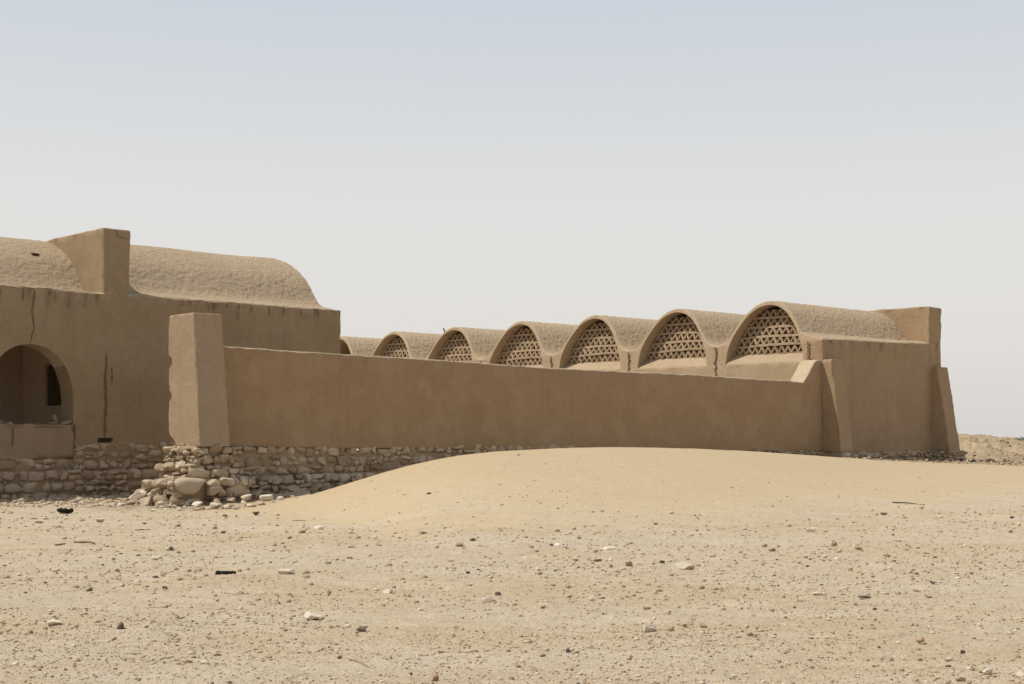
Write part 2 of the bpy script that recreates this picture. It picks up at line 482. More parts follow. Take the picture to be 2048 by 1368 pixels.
def masonry(name, parent, axis, face, a0, a1, z0, z1, hstone, out, seed, z0f=None, depth=0.3, mat=None):
    """one rubble facing as ONE mesh: rounded stones bedded in courses. axis 's': the face looks along +t at t=face; axis 't': it looks along -s at s=face"""
    r = np.random.default_rng(seed)
    V, Fc, T, b = [], [], [], 0
    def put(a, z, w, h, big):
        nonlocal b
        w *= r.uniform(1.02, 1.15); h *= r.uniform(1.02, 1.16)
        sub = 3 if max(w, h) > 0.16 else 2
        d = depth * r.uniform(0.8, 1.1) if big else min(depth, max(w, h)) 
        sd = int(r.integers(1e6))
        if axis == 's': dims = (w, d, h)
        else: dims = (d, w, h)
        p, f = stone_shape(dims, sub, r.uniform(0.55, 0.85), 0.16, sd, 3)
        an = r.uniform(-0.16, 0.16); c, s_ = math.cos(an), math.sin(an)
        i = 0 if axis == 's' else 1
        q = p.copy(); q[:, i] = p[:, i] * c - p[:, 2] * s_; q[:, 2] = p[:, i] * s_ + p[:, 2] * c
        prot = out * r.uniform(0.35, 1.15) - d * 0.5
        o = (a, face + prot, z) if axis == 's' else (face - prot, a, z)
        V.append(W(q + np.array(o))); Fc.append(f + b); T.append(np.full(len(q), np.clip(r.normal(0.58, 0.34), 0, 1))); b += len(q)
    z = z0; n = max(1, round((z1 - z0) / hstone)); hs = r.uniform(0.8, 1.25, n); hs = hs / hs.sum() * (z1 - z0)
    for h in hs:
        a = a0 + 0.0
        while a < a1 - 0.04:
            w = h * r.uniform(0.75, 1.9)
            if a + w > a1: w = a1 - a
            zc = z + h / 2 + r.normal(0, 0.018)
            if z0f is None or zc > z0f(a + w / 2):
                if r.random() < 0.24 and h > 0.12:
                    put(a + w / 2, zc + h * 0.26, w, h * 0.5, False); put(a + w * 0.3, zc - h * 0.24, w * 0.6, h * 0.5, False); put(a + w * 0.8, zc - h * 0.24, w * 0.42, h * 0.46, False)
                else:
                    put(a + w / 2, zc, w, h * r.uniform(0.85, 1.05), True)
                if r.random() < 0.5: put(a + w, zc + r.uniform(-0.4, 0.4) * h, 0.07, 0.06, False)
            a += w
        z += h
    return link(name, np.concatenate(V), np.concatenate(Fc), mat or M_STONE, parent, tint=np.concatenate(T), sharp=32)
def drop_stone(name, x, y, dims, mat, label, cat='stone', group=None, rot=None, sub=3, facets=8, seed=None, sink=0.18, z=None, tilt=0.0, box=0.8, rough=0.10):
    seed = seed if seed is not None else random.randrange(10 ** 6)
    p, f = stone_shape(dims, sub, box, rough, seed, facets)
    an = rot if rot is not None else random.uniform(-0.5, 0.5)
    if tilt:
        c, s_ = math.cos(tilt), math.sin(tilt); q = p.copy(); q[:, 0] = p[:, 0] * c - p[:, 2] * s_; q[:, 2] = p[:, 0] * s_ + p[:, 2] * c; p = q
    c, s_ = math.cos(an), math.sin(an)
    q = p.copy(); q[:, 0] = p[:, 0] * c - p[:, 1] * s_; q[:, 1] = p[:, 0] * s_ + p[:, 1] * c
    zz = float(G(np.array([x]), np.array([y]))[0]) if z is None else z
    q[:, 2] -= q[:, 2].min() + dims[2] * sink
    o = link(name, q + np.array([x, y, zz]), f, mat, tint=np.full(len(q), random.uniform(0.1, 1)), origin=(x, y, zz), sharp=38)
    return tag(o, label, cat, group)

M_TOP = plaster('sunlit_top_paint', (0.52, 0.42, 0.29), (0.48, 0.375, 0.25), (0.33, 0.245, 0.16), fine=0.014)  # paler colour for upward faces: the bright sunlit rim painted in
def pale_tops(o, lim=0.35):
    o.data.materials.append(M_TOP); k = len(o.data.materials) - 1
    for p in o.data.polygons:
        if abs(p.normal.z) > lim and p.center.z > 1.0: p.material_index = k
# ================================================================== left building
def sxy(s, t, z=0): return W(np.array([s, t, z], float))
TL = -34.07
LB = thing('mud_brick_building', sxy(17, TL, 0), 'large mud brick building at the left with an arched opening and barrel vault roof', 'building')
# facade, with the tall arched opening (and its twin just outside the frame, which lights the room)
v, f = rbox((8.0, 25.43), (TL - 0.68, TL), (0.9, 5.33), cell=0.16, r=0.045, amp=0.022, chip=0.018, seed=3)
wall = link('wall', v, f, M_LEFT, LB)
cv = rbox((17.64, 18.06), (TL - 0.16, TL + 0.2), (1.43, 1.55), cell=0.2, r=0.01, amp=0.008, chip=0.0, seed=17)
cut(wall, link('cutter', cv[0], cv[1], M_LEFT))
def arch_cutter(c, hw, z0, zs, zt, t0, t1):
    n = 14; P = [(c + hw, z0)]
    for i in range(n + 1):
        a = i / n * math.pi / 2
        P.append((c + hw * math.cos(a) ** 0.92, zs + (zt - zs) * math.sin(a) ** 0.86 if i else zs))
    for i in range(n, -1, -1):
        a = i / n * math.pi / 2
        P.append((c - hw * math.cos(a) ** 0.92, zs + (zt - zs) * math.sin(a) ** 0.86 if i else zs))
    P.append((c - hw, z0))
    Q = []
    for p in P:
        if not Q or math.hypot(p[0] - Q[-1][0], p[1] - Q[-1][1]) > 1e-4: Q.append(p)
    P = Q; k = len(P)
    V = [W(np.array([p[0], t, p[1]])) for t in (t0, t1) for p in P]
    bm = bmesh.new(); bv = [bm.verts.new(x) for x in V]
    bm.faces.new(bv[:k]); bm.faces.new(bv[k:][::-1])
    for i in range(k): bm.faces.new((bv[i], bv[k + i], bv[k + (i + 1) % k], bv[(i + 1) % k]))
    bmesh.ops.recalc_face_normals(bm, faces=bm.faces)
    me = bpy.data.meshes.new('cutter'); bm.to_mesh(me); bm.free()
    o = bpy.data.objects.new('cutter', me); C.objects.link(o); return o
cut(wall, arch_cutter(15.83, 1.14, 1.0, 2.35, 3.90, TL - 1.2, TL + 0.6))
cut(wall, arch_cutter(11.2, 1.14, 1.0, 2.35, 3.90, TL - 1.2, TL + 0.6))
block('parapet_infill', (14.6, 16.99), (TL - 0.62, TL + 0.012), (1.02, 1.885), M_INFILL, LB, cell=0.1, r=0.03, amp=0.03, chip=0.03, seed=8)
block('parapet_infill', (10.0, 12.4), (TL - 0.62, TL + 0.035), (1.02, 1.885), M_INFILL, LB, cell=0.15, r=0.03, amp=0.03, chip=0.03, seed=9)
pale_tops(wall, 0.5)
# room behind the opening
block('back_wall', (8.3, 25.2), (-38.9, -38.45), (0.6, 5.2), M_ROOM, LB, cell=0.4, amp=0.02, seed=10)
cw = block('cross_wall', (17.6, 18.1), (-38.45, TL - 0.69), (0.6, 5.2), M_ROOM, LB, cell=0.3, amp=0.015, seed=11)
bw = rbox((17.0, 18.0), (-37.02, -35.65), (2.42, 3.56), cell=0.4, r=0.01, amp=0.004, chip=0, seed=12)
co = link('cutter', bw[0], bw[1], M_ROOM); cut(cw, co)
sh = link('shutter', *rbox((17.72, 17.76), (-37.15, -35.5), (2.3, 3.7), cell=0.3, r=0.01, amp=0.0, chip=0), M_OLDWOOD, LB)
pl_ = []
for i in range(6):
    pl_.append(rbox((17.66, 17.72), (-37.0 + i * 0.22, -37.0 + i * 0.22 + 0.19), (2.42, 3.5 - 0.03 * (i % 2)), cell=0.3, r=0.006, amp=0.004, chip=0.003, seed=20 + i))
v, f = merge(pl_); link('shutter_board', v, f, M_OLDWOOD, sh)
block('interior_pier', (13.3, 14.42), (-36.3, -35.6), (0.6, 3.0), M_INFILL, LB, cell=0.15, r=0.06, amp=0.05, chip=0.05, seed=13)
block('floor_slab', (8.2, 25.3), (-38.8, TL - 0.7), (0.4, 0.75), M_ROOM, LB, cell=0.6, amp=0.02)
block('end_wall', (25.0, 25.40), (-43.0, TL - 0.7), (0.4, 5.30), M_LEFT, LB, cell=0.3, r=0.05, seed=14)
# barrel vaults along the facade
LD = np.array([0, .25, .5, .75, .9, 1.1, 1.3, 1.45, 1.7, 2.05, 2.45, 2.85, 3.5, 4.3])
LZ = np.array([5.325, 5.36, 5.42, 5.46, 5.50, 5.62, 5.85, 6.05, 6.35, 6.62, 6.85, 7.02, 7.17, 7.22])
def resample(x, z, step):
    d = np.concatenate([[0], np.cumsum(np.hypot(np.diff(x), np.diff(z)))])
    # smooth the polyline first
    q = np.linspace(0, d[-1], 400); X = np.interp(q, d, x); Z = np.interp(q, d, z)
    k = np.ones(25) / 25
    Xp = np.convolve(np.pad(X, 12, mode='reflect', reflect_type='odd'), k, 'valid'); Zp = np.convolve(np.pad(Z, 12, mode='reflect', reflect_type='odd'), k, 'valid')
    d = np.concatenate([[0], np.cumsum(np.hypot(np.diff(Xp), np.diff(Zp)))])
    n = max(2, int(d[-1] / step)); q = np.linspace(0, d[-1], n)
    return np.interp(q, d, Xp), np.interp(q, d, Zp)
def long_vault(s0, s1, dz, hole=None):
    x, z = resample(LD, LZ, 0.03)
    xx = np.concatenate([x, 8.6 - x[::-1][1:]]); zz = np.concatenate([z, z[::-1][1:]]) + dz
    ns = int((s1 - s0) / 0.034)
    S = np.linspace(s0, s1, ns)
    P = np.empty((ns, len(xx), 3)); P[..., 0] = S[:, None]; P[..., 1] = (TL - xx)[None]; P[..., 2] = zz[None]
    P[:, :1, 1] -= 0.03
    Wp = W(P)
    # normals of the profile in (t, z)
    dx = np.gradient(-xx); dzz = np.gradient(zz); ln = np.hypot(dx, dzz); nx, nz = -dzz / ln, dx / ln
    sg = np.where(nz < 0, -1, 1); nx, nz = nx * sg, nz * sg
    rough = 0.008 * noise(Wp, 8, 41) + 0.013 * noise(Wp, 13, 42) + 0.03 * fbm(Wp, 0.6, 2, 43)
    fade = 0.25 + 0.75 * sstep(0.5, 1.2, np.minimum(xx, 8.6 - xx))[None]
    P[..., 1] += rough * fade * nx[None]; P[..., 2] += rough * fade * nz[None]
    top = W(P).reshape(-1, 3)
    # a closed solid: a flat underside well inside the walls
    B = P.copy(); B[..., 2] = 5.1
    bot = W(B).reshape(-1, 3)
    m_ = len(xx); i = np.arange(ns * m_).reshape(ns, m_); o = ns * m_
    q = np.stack([i[:-1, :-1], i[1:, :-1], i[1:, 1:], i[:-1, 1:]], -1).reshape(-1, 4)
    fs = [q]
    for row in (i[0], i[-1]): fs.append(np.stack([row[:-1], row[1:], row[1:] + o, row[:-1] + o], -1))
    for col in (i[:, 0], i[:, -1]): fs.append(np.stack([col[:-1], col[1:], col[1:] + o, col[:-1] + o], -1))
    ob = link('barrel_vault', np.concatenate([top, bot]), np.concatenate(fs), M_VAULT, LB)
    fix_normals(ob)
    ob.data.set_sharp_from_angle(angle=math.radians(70))
    return ob
long_vault(18.5, 25.40, 0.0)
lv = long_vault(6.0, 17.80, -0.15)
# fin wall between the vaults
def fin_def(V):
    k = np.clip((V[:, 2] - 5.2) / 1.7, 0, 1)
    V = V.copy(); V[:, 0] += np.where(V[:, 0] > 18.15, 0.06 * k, 0)
    V[:, 1] -= 0.12 * sstep(5.0, 3.6, V[:, 2]) * (V[:, 1] > -35)
    back = np.clip((-36.6 - V[:, 1]) / 6, 0, 1); V[:, 2] -= back * k * 0.25
    return V
block('fin_wall', (17.79, 18.51), (-42.2, TL + 0.012), (3.3, 7.02), M_LEFT, LB, cell=0.12, r=0.06, amp=0.022, chip=0.012, deform=fin_def, seed=15)
# small vent in the vault flank: a recessed dark box
hx = W(np.array([[16.60, TL - 2.0, 6.36]]))[0]
cv = rbox((16.76, 17.0), (TL - 2.2, TL - 1.5), (6.36, 6.46), cell=0.1, r=0.01, amp=0.0, chip=0)
cut(lv, link('cutter', cv[0], cv[1], M_OLDWOOD), 70)
# crack above the arch and the broken drain channel, ragged strips of exposed dark mud
def ragged(name, parent, pts, w, mat, t, seed, th=0.02, face='t'):
    """ragged strip along pts [(a, z)], lying on the face t (or on the face s)"""
    r = np.random.default_rng(seed)
    P = []
    for (a0, z0), (a1, z1) in zip(pts[:-1], pts[1:]):
        n = max(2, int(math.hypot(a1 - a0, z1 - z0) / 0.035))
        for i in range(n): P.append((a0 + (a1 - a0) * i / n, z0 + (z1 - z0) * i / n))
    P.append(pts[-1])
    V, Fc = [], []
    for i, (a, z) in enumerate(P):
        c = a + r.normal(0, w * 0.22); e = min(1, 0.25 + min(i, len(P) - 1 - i) / 4)
        ww = w * r.uniform(0.45, 1.3) * e
        for k, q in ((-0.5, -0.03), (-0.5, 0.3), (0, 1), (0.5, 0.3), (0.5, -0.03)):
            out = q * th * r.uniform(0.5, 1.1) if q > 0 else q
            co_ = (c + k * ww, t + out, z) if face == 't' else (t - out, c + k * ww, z)
            V.append(W(np.array(co_)))
    for i in range(len(P) - 1):
        for k in range(4):
            Fc.append((i * 5 + k, i * 5 + k + 1, (i + 1) * 5 + k + 1, (i + 1) * 5 + k))
    return link(name, np.array(V), np.array(Fc), mat, parent)
ragged('crack', LB, [(15.93, 5.25), (15.86, 4.7), (15.9, 4.3), (15.8, 3.92)], 0.035, M_GROOVE, TL + 0.012, 3, 0.014)
ragged('crack', LB, [(16.995, 1.9), (17.0, 1.6), (16.96, 1.4), (17.05, 1.22)], 0.03, M_GROOVE, TL + 0.02, 4, 0.014)
ragged('crack', LB, [(17.88, 3.72), (17.84, 3.1), (17.86, 2.5), (17.83, 2.0), (17.83, 1.56)], 0.055, M_GROOVE, TL + 0.012, 5, 0.018)
ragged('crack', LB, [(18.02, 3.4), (18.04, 3.0)], 0.04, M_GROOVE, TL + 0.012, 6, 0.02)
ragged('crack', LB, [(18.13, 6.98), (18.2, 6.85), (18.3, 6.80), (18.5, 6.79)], 0.022, M_GROOVE, TL + 0.012, 15, 0.012)
ragged('crack', LB, [(15.35, 1.80), (15.33, 1.35)], 0.02, M_GROOVE, TL + 0.045, 16, 0.012)
for i, (a, l) in enumerate(((15.02, .3), (15.62, .35), (16.3, .16), (20.1, .2), (20.35, .16), (20.9, .28), (21.5, .16), (22.3, .25), (22.9, .3), (23.4, .2), (24.0, .26), (24.6, .2), (21.9, .14))):
    ragged('crack', LB, [(a, 5.28), (a + 0.015, 5.28 - l * 0.5), (a + 0.03 * ((i % 3) - 1), 5.28 - l * 0.85)], 0.026, M_GROOVE, TL + 0.012, 30 + i, 0.014)
block('drain_outlet', (17.6, 18.1), (TL - 0.19, TL - 0.13), (1.40, 1.58), M_OLDWOOD, LB, cell=0.1, r=0.01, amp=0.01, chip=0.01, seed=17)
# rubble plinth: upper tier flush with the plaster, lower tier proud of it
block('plinth_core', (8.0, 25.5), (TL - 0.62, TL - 0.03), (-0.6, 1.02), M_MORTAR, LB, cell=0.3, r=0.04, amp=0.03, seed=18)
block('plinth_core', (8.0, 25.5), (TL - 0.60, TL + 0.24), (-0.7, 0.70), M_MORTAR, LB, cell=0.25, r=0.10, amp=0.05, seed=19)
masonry('plinth_stonework', LB, 's', TL + 0.0, 16.95, 20.5, 0.74, 1.42, 0.20, 0.075, 51)
masonry('plinth_stonework', LB, 's', TL + 0.0, 8.2, 16.95, 0.74, 1.02, 0.26, 0.06, 52)
masonry('plinth_stonework', LB, 's', TL + 0.27, 8.0, 24.0, -0.05, 0.72, 0.26, 0.11, 53, depth=0.34)

# loose stones on the sill of the arched opening
for i, (a, tt, dm, tl, lb) in enumerate((
        (14.98, TL - 0.1, (.22, .2, .14), 0.2, 'rounded grey stone on the arch sill, nearest the left edge of the photo'),
        (15.14, TL - 0.2, (.15, .15, .09), 0.0, 'small grey stone beside the rounded one at the left of the arch sill'),
        (15.31, TL - 0.12, (.17, .13, .07), 0.0, 'flat grey stone on the left half of the arch sill'),
        (16.50, TL - 0.15, (.40, .18, .07), 0.0, 'long flat grey slab lying on the right half of the arch sill'),
        (16.80, TL - 0.12, (.30, .16, .11), 0.1, 'oblong stone on the arch sill against the right jamb'),
        (16.63, TL - 0.3, (.11, .12, .30), 0.35, 'upright leaning stone on the arch sill'),
        (16.10, TL - 0.2, (.16, .10, .04), 0.0, 'thin stone chip in the middle of the arch sill'))):
    x, y, _ = W(np.array([a, tt, 0.]))
    drop_stone('stone', x, y, dm, M_INFILL, lb, 'stone', 'loose stones on the arch sill', rot=0.76, z=1.885, sink=0.04, tilt=tl, seed=300 + i, box=0.75)

# ================================================================== enclosure wall with gatepost, ramped end
EW = thing('enclosure_wall', sxy(30, -29.3, 0.3), 'long low brown mud plastered wall on a rubble stone base, rising to a short ramp at its right end', 'wall')
def fw_top(V):
    V = V.copy(); s = V[:, 0]
    top = np.interp(s, [18.0, 19.3, 23.6, 29.2, 36.0, 40.9, 41.78, 41.84, 42.5, 42.68, 42.98], [3.735, 3.71, 3.665, 3.585, 3.57, 3.51, 3.47, 3.52, 4.26, 4.32, 4.33])
    bot = np.interp(s, [18, 30, 42.9], [1.35, 1.15, 1.05])
    k = (V[:, 2] - 1.0) / (4.0 - 1.0)
    V[:, 2] = bot + (top - bot) * k
    return V
def with_lines(s, t, z, extra, **k):
    return rbox(s, t, z, **k)
v, f = rbox((17.6, 42.93), (-29.68, -29.05), (1.0, 4.0), cell=0.10, r=0.05, amp=0.022, freq=0.8, chip=0.010, deform=fw_top, seed=31)
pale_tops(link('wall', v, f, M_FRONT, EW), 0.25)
block('plinth_core', (18.0, 43.0), (-29.66, -29.09), (0.2, 1.30), M_MORTAR, EW, cell=0.3, r=0.04, amp=0.02, seed=32,
      deform=lambda V: np.concatenate([V[:, :2], (V[:, 2:] - np.interp(V[:, 0:1], [18, 30, 43], [0, .22, .30]) * (V[:, 2:] > 0.7))], 1))
block('plinth_core', (18.2, 43.0), (-29.6, -28.82), (-0.3, 0.66), M_MORTAR, EW, cell=0.25, r=0.08, amp=0.04, seed=33)
masonry('plinth_stonework', EW, 's', -29.05, 17.98, 30.5, 0.66, 1.34, 0.235, 0.05, 61)
masonry('plinth_stonework', EW, 's', -28.70, 18.2, 25.0, 0.0, 0.66, 0.22, 0.09, 62)
masonry('plinth_stonework', EW, 's', -29.02, 39.0, 43.0, 0.45, 1.07, 0.17, 0.05, 63)
# ragged plaster edge hiding the joint of wall and stones is left broken, as in the photo

GP = thing('gatepost', sxy(17.5, -28.9, 0), 'tall tapering plastered pillar on a rubble footing at the left end of the low wall', 'pillar')
def gp_def(V):
    V = V.copy(); k = (V[:, 2] - 1.36) / (4.43 - 1.36)
    front = (V[:, 1] + 29.75) / (29.75 - 28.42)
    V[:, 1] += (0.09 - 0.29 * k) * front
    V[:, 0] += np.where(V[:, 0] > 17.57, 0.06 * (1 - k), 0)
    # left rear edge eaten away
    z = V[:, 2]; rear = np.clip((-29.2 - V[:, 1]) / 0.5, 0, 1) * (V[:, 0] < 17.45)
    bite = 0.15 * sstep(3.18, 3.3, z) * sstep(3.52, 3.42, z) + 0.12 * sstep(2.42, 2.5, z) * sstep(2.68, 2.6, z) - 0.05 * np.exp(-((z - 2.0) / 0.2) ** 2) + 0.30 * sstep(1.75, 1.36, z) + 0.012 * fbm(V * np.array([0, 0, 1.]), 9, 2, 78)
    V[:, 1] += rear * bite * 1.0
    return V
v, f = rbox((17.18, 17.93), (-29.72, -28.42), (1.36, 4.43), cell=0.05, r=0.03, amp=0.02, freq=1.3, chip=0.008, deform=gp_def, seed=34)
link('shaft', v, f, M_POST, GP)
ragged('crack', GP, [(-28.98, 4.4), (-29.0, 3.6)], 0.02, M_GROOVE, 17.19, 8, 0.012, face='s')
block('footing_core', (17.15, 18.0), (-29.7, -28.44), (0.55, 1.355), M_MORTAR, GP, cell=0.12, r=0.06, amp=0.05, seed=35)
block('footing_core', (16.55, 18.25), (-29.45, -28.12), (-0.3, 0.62), M_MORTAR, GP, cell=0.12, r=0.1, amp=0.07, seed=36)
masonry('footing_stonework', GP, 's', -28.34, 17.02, 18.08, 0.60, 1.35, 0.19, 0.09, 71)
masonry('footing_stonework', GP, 't', 16.9, -29.7, -28.3, 0.58, 0.98, 0.2, 0.16, 75)
masonry('footing_stonework', GP, 's', -28.2, 16.85, 18.15, 0.58, 0.86, 0.19, 0.12, 76)
masonry('footing_stonework', GP, 't', 17.12, -29.65, -28.38, 0.64, 1.33, 0.17, 0.15, 72)
masonry('footing_stonework', GP, 's', -28.0, 17.15, 18.32, 0.0, 0.64, 0.21, 0.16, 73, depth=0.3)
masonry('footing_stonework', GP, 't', 16.5, -29.4, -28.05, 0.0, 0.62, 0.21, 0.26, 74, depth=0.34)
# the big rounded corner boulder and the long one under it
def bed(a, t, z, dims, seed):
    p, f = stone_shape(dims, 4, 0.72, 0.10, seed, 2); return W(p + np.array([a, t, z])), f
v1 = bed(16.78, -28.12, 0.46, (0.84, 0.5, 0.42), 5); v2 = bed(16.75, -28.12, 0.12, (0.66, 0.42, 0.20), 6); v3 = bed(17.98, -28.1, 0.38, (0.55, 0.4, 0.40), 8)
for v, f in (v1, v2, v3): link('boulder', v, f, M_STONE, GP, tint=np.full(len(v), 0.62))

# ================================================================== vaulted hall at the right
S0, SE = 42.94, 50.21
PITCH = 4.42
def lean(z): return 0.30 * np.clip((z - 5.0) / 1.5, 0, 1.2)      # the vault fronts lean back a little
VH = thing('vaulted_hall', sxy(46, -31, 0.6), 'mud plastered hall at the right roofed by parallel barrel vaults with triangular lattice openings', 'building')
def rw_top(V):
    V = V.copy(); s = V[:, 0]
    top = np.interp(s, [42.9, 44.7, 47.4, 50.3], [5.06, 5.11, 5.15, 5.235])
    V[:, 2] = 0.95 + (V[:, 2] - 0.95) / (5.15 - 0.95) * (top - 0.95)
    return V
v, f = rbox((S0, SE + 0.3), (-29.75, -29.05), (0.95, 5.15), cell=0.12, r=0.05, amp=0.02, chip=0.016, deform=rw_top, seed=81)
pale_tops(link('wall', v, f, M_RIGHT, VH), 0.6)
block('end_wall', (SE, 51.12), (-66.0, -29.035), (0.93, 6.68), M_RIGHT, VH, cell=0.16, r=0.05, amp=0.025, chip=0.02, seed=82)
def butt(s0, s1, ztop, o_top, o_bot, zb, seed):
    def d(V):
        V = V.copy(); k = np.clip((V[:, 2] - zb) / (ztop - zb), 0, 1)
        fr = (V[:, 1] + 29.4) / 1.4
        V[:, 1] = -29.4 + fr * (0.35 + o_bot + (o_top - o_bot) * k)
        return V
    return block('buttress', (s0, s1), (-29.4, -28.0), (zb, ztop), M_RIGHT, VH, cell=0.1, r=0.045, amp=0.02, chip=0.014, deform=d, seed=seed)
butt(42.95, 43.72, 4.33, 0.36, 0.80, 1.0, 83)
butt(50.32, 51.10, 4.30, 0.30, 0.86, 0.98, 84)
block('plinth_core', (43.0, 51.2), (-29.7, -29.0), (-0.1, 0.98), M_MORTAR, VH, cell=0.2, r=0.05, amp=0.03, seed=85)
block('plinth_core', (51.0, 51.25), (-60, -29.0), (-0.1, 0.98), M_MORTAR, VH, cell=0.4, r=0.05, amp=0.03, seed=86)
block('plinth_core', (42.95, 43.80), (-29.3, -28.22), (0.1, 1.0), M_MORTAR, VH, cell=0.2, r=0.05, amp=0.03, seed=87)
block('plinth_core', (50.25, 51.18), (-29.3, -28.12), (0.1, 1.0), M_MORTAR, VH, cell=0.2, r=0.05, amp=0.03, seed=88)
masonry('plinth_stonework', VH, 's', -28.94, 43.7, 50.4, 0.4, 1.0, 0.2, 0.06, 91)
masonry('plinth_stonework', VH, 's', -28.16, 42.9, 43.82, 0.4, 1.02, 0.2, 0.06, 92)
masonry('plinth_stonework', VH, 's', -28.06, 50.2, 51.3, 0.4, 1.0, 0.2, 0.06, 93)
masonry('plinth_stonework', VH, 't', 50.2, -29.0, -28.1, 0.4, 1.0, 0.2, 0.06, 94)
# courtyard-side wall below the sills, with its piers standing a little proud
block('court_wall', (S0 - 0.004, S0 + 0.9), (-29.78 - 8 * PITCH, -29.70), (0.5, 4.285), M_RING, VH, cell=0.12, r=0.02, amp=0.014, chip=0.004, seed=95)
NV = 8
VD = np.array([0, .2, .4, .6, .8, 1.0, 1.2, 1.4, 1.55, 1.65, 1.8, 2.0, 2.15, PITCH / 2])
VO = np.array([6.62, 6.60, 6.55, 6.46, 6.34, 6.17, 5.93, 5.64, 5.42, 5.29, 5.15, 5.06, 5.02, 5.01])
def inner_z(d):
    return np.interp(np.abs(d), [0, .25, .5, .78, 1.0, 1.13, 1.3, 1.42, 1.53, 1.62, 1.70, 1.75, 1.76], [6.47, 6.44, 6.36, 6.19, 5.98, 5.83, 5.6, 5.40, 5.18, 4.95, 4.68, 4.42, 4.25])
x_, z_ = resample(np.concatenate([-VD[::-1], VD[1:]]), np.concatenate([VO[::-1], VO[1:]]), 0.033)
x_[0], x_[-1] = -PITCH / 2, PITCH / 2
x_ = (x_ - x_[::-1]) / 2; z_ = (z_ + z_[::-1]) / 2
def inner_curve():
    d = np.linspace(-1.76, 1.76, 61); d = np.sin(d / 1.76 * math.pi / 2) * 1.76
    return d, inner_z(d)
def build_vault(c, right_end=False, lattice=True, parent=VH):
    """one bay: roof skin, front ring face, inner soffit; c is the crown line in t"""
    xx, zz = x_.copy(), z_.copy()
    if right_end:       # last bay: the skin flares onto the ledge behind the side wall's edge
        sel = xx > 1.6
        n = 18; ex = np.linspace(1.66, 2.52, n)
        ez = np.interp(ex, [1.66, 1.74, 1.85, 2.0, 2.3, 2.52], [5.36, 5.30, 5.27, 5.24, 5.17, 5.10])
        xx = np.concatenate([xx[~sel], ex]); zz = np.concatenate([zz[~sel], ez])
    m_ = len(xx); ns = int((SE - S0) / 0.036)
    S = np.concatenate([[0, .012, .03, .06], np.linspace(0.1, SE - S0 + 0.05, ns)]) + S0
    P = np.empty((len(S), m_, 3)); P[..., 0] = S[:, None]; P[..., 1] = (c + xx)[None]; P[..., 2] = zz[None]
    dx, dz_ = np.gradient(xx), np.gradient(zz); ln = np.hypot(dx, dz_); nx, nz = -dz_ / ln, dx / ln
    back = (S - S0)[:, None]
    Wp = W(P)
    edge = np.minimum(sstep(0, 0.25, PITCH / 2 - np.abs(xx)), 1)[None]
    if right_end: edge = np.where(xx[None] > 1.7, 0.3, edge)
    rough = (0.006 * noise(Wp, 8, 141) + 0.016 * noise(Wp, 13, 142)) * (0.35 + 0.65 * sstep(0.1, 0.5, back)) + 0.02 * fbm(Wp, 0.6, 2, 143)
    rnd = -0.05 * (1 - np.clip(back / 0.06, 0, 1)) ** 2          # rounded front lip
    h = rough * edge + rnd
    P[..., 1] += h * nx[None]; P[..., 2] += h * nz[None]
    if right_end:
        # ledge follows the rising edge of the side wall
        P[..., 2] += np.where(xx[None] > 1.6, np.interp(S, [42.9, 44.7, 47.4, 50.3], [-0.03, 0.01, 0.05, 0.14])[:, None] * sstep(1.6, 2.2, xx)[None], 0)
    P[..., 0] += lean(P[..., 2]) * np.clip(1 - back / 5.0, 0, 1)
    vs = [W(P).reshape(-1, 3)]
    i = np.arange(len(S) * m_).reshape(len(S), m_)
    fs = [np.stack([i[:-1, :-1], i[1:, :-1], i[1:, 1:], i[:-1, 1:]], -1).reshape(-1, 4)]
    mi = [np.zeros(len(fs[0]), int)]
    # front ring: from the lip down to the inner curve, resampled to the same count
    d, iz = inner_curve()
    L = np.concatenate([[0], np.cumsum(np.hypot(np.diff(d), np.diff(iz)))]); q = np.linspace(0, L[-1], 90)
    di, zi = np.interp(q, L, d), np.interp(q, L, iz)
    # outer contour of the front: left pier foot, up the pier, over the skin, down to the right pier foot
    R = W(P[0])
    o_t = np.concatenate([np.full(8, c + xx[0]), P[0, :, 1], np.full(8, c + xx[-1])])
    o_z = np.concatenate([np.linspace(4.25, P[0, 0, 2] - 0.02, 8), P[0, :, 2], np.linspace(P[0, -1, 2] - 0.02, 4.25, 8)])
    # pair by normalised angle about the opening's centre
    ao = np.arctan2(o_z - 4.2, o_t - c); ai = np.arctan2(zi - 4.2, di)
    order = np.argsort(-ao, kind='stable'); ao, o_t, o_z = ao[order], o_t[order], o_z[order]
    it = c + np.interp(-ao, -ai, di); iz2 = np.interp(-ao, -ai, zi)
    K = 7; rows = []
    for k in range(K + 1):
        w = k / K
        rt, rz = o_t + (it - o_t) * w, o_z + (iz2 - o_z) * w
        rows.append(np.stack([np.full_like(rt, S0 + 0.0), rt, rz], -1))
    for dep in (0.012, 0.035, 0.07):   # round the inner lip a little, then run the soffit back
        r_ = rows[K].copy(); r_[:, 0] += dep; rows.append(r_)
    rows[K][:, 0] += 0.0
    for dep in np.linspace(0.2, SE - S0, 14):
        r_ = rows[K].copy(); r_[:, 0] = S0 + dep; rows.append(r_)
    A = np.stack(rows)
    Wa = W(A)
    A[..., 0] += (0.012 * fbm(Wa, 2.2, 2, 51) + 0.004 * noise(Wa, 11, 52)) * (np.arange(len(rows)) <= K)[:, None] * np.minimum(1, np.arange(len(rows)) / 1.0)[:, None]
    A[..., 0] += lean(A[..., 2]) * np.clip(1 - (A[..., 0] - S0) / 5.0, 0, 1)
    b0 = len(vs[0]); vs.append(W(A).reshape(-1, 3))
    j = np.arange(A.shape[0] * A.shape[1]).reshape(A.shape[:2]) + b0
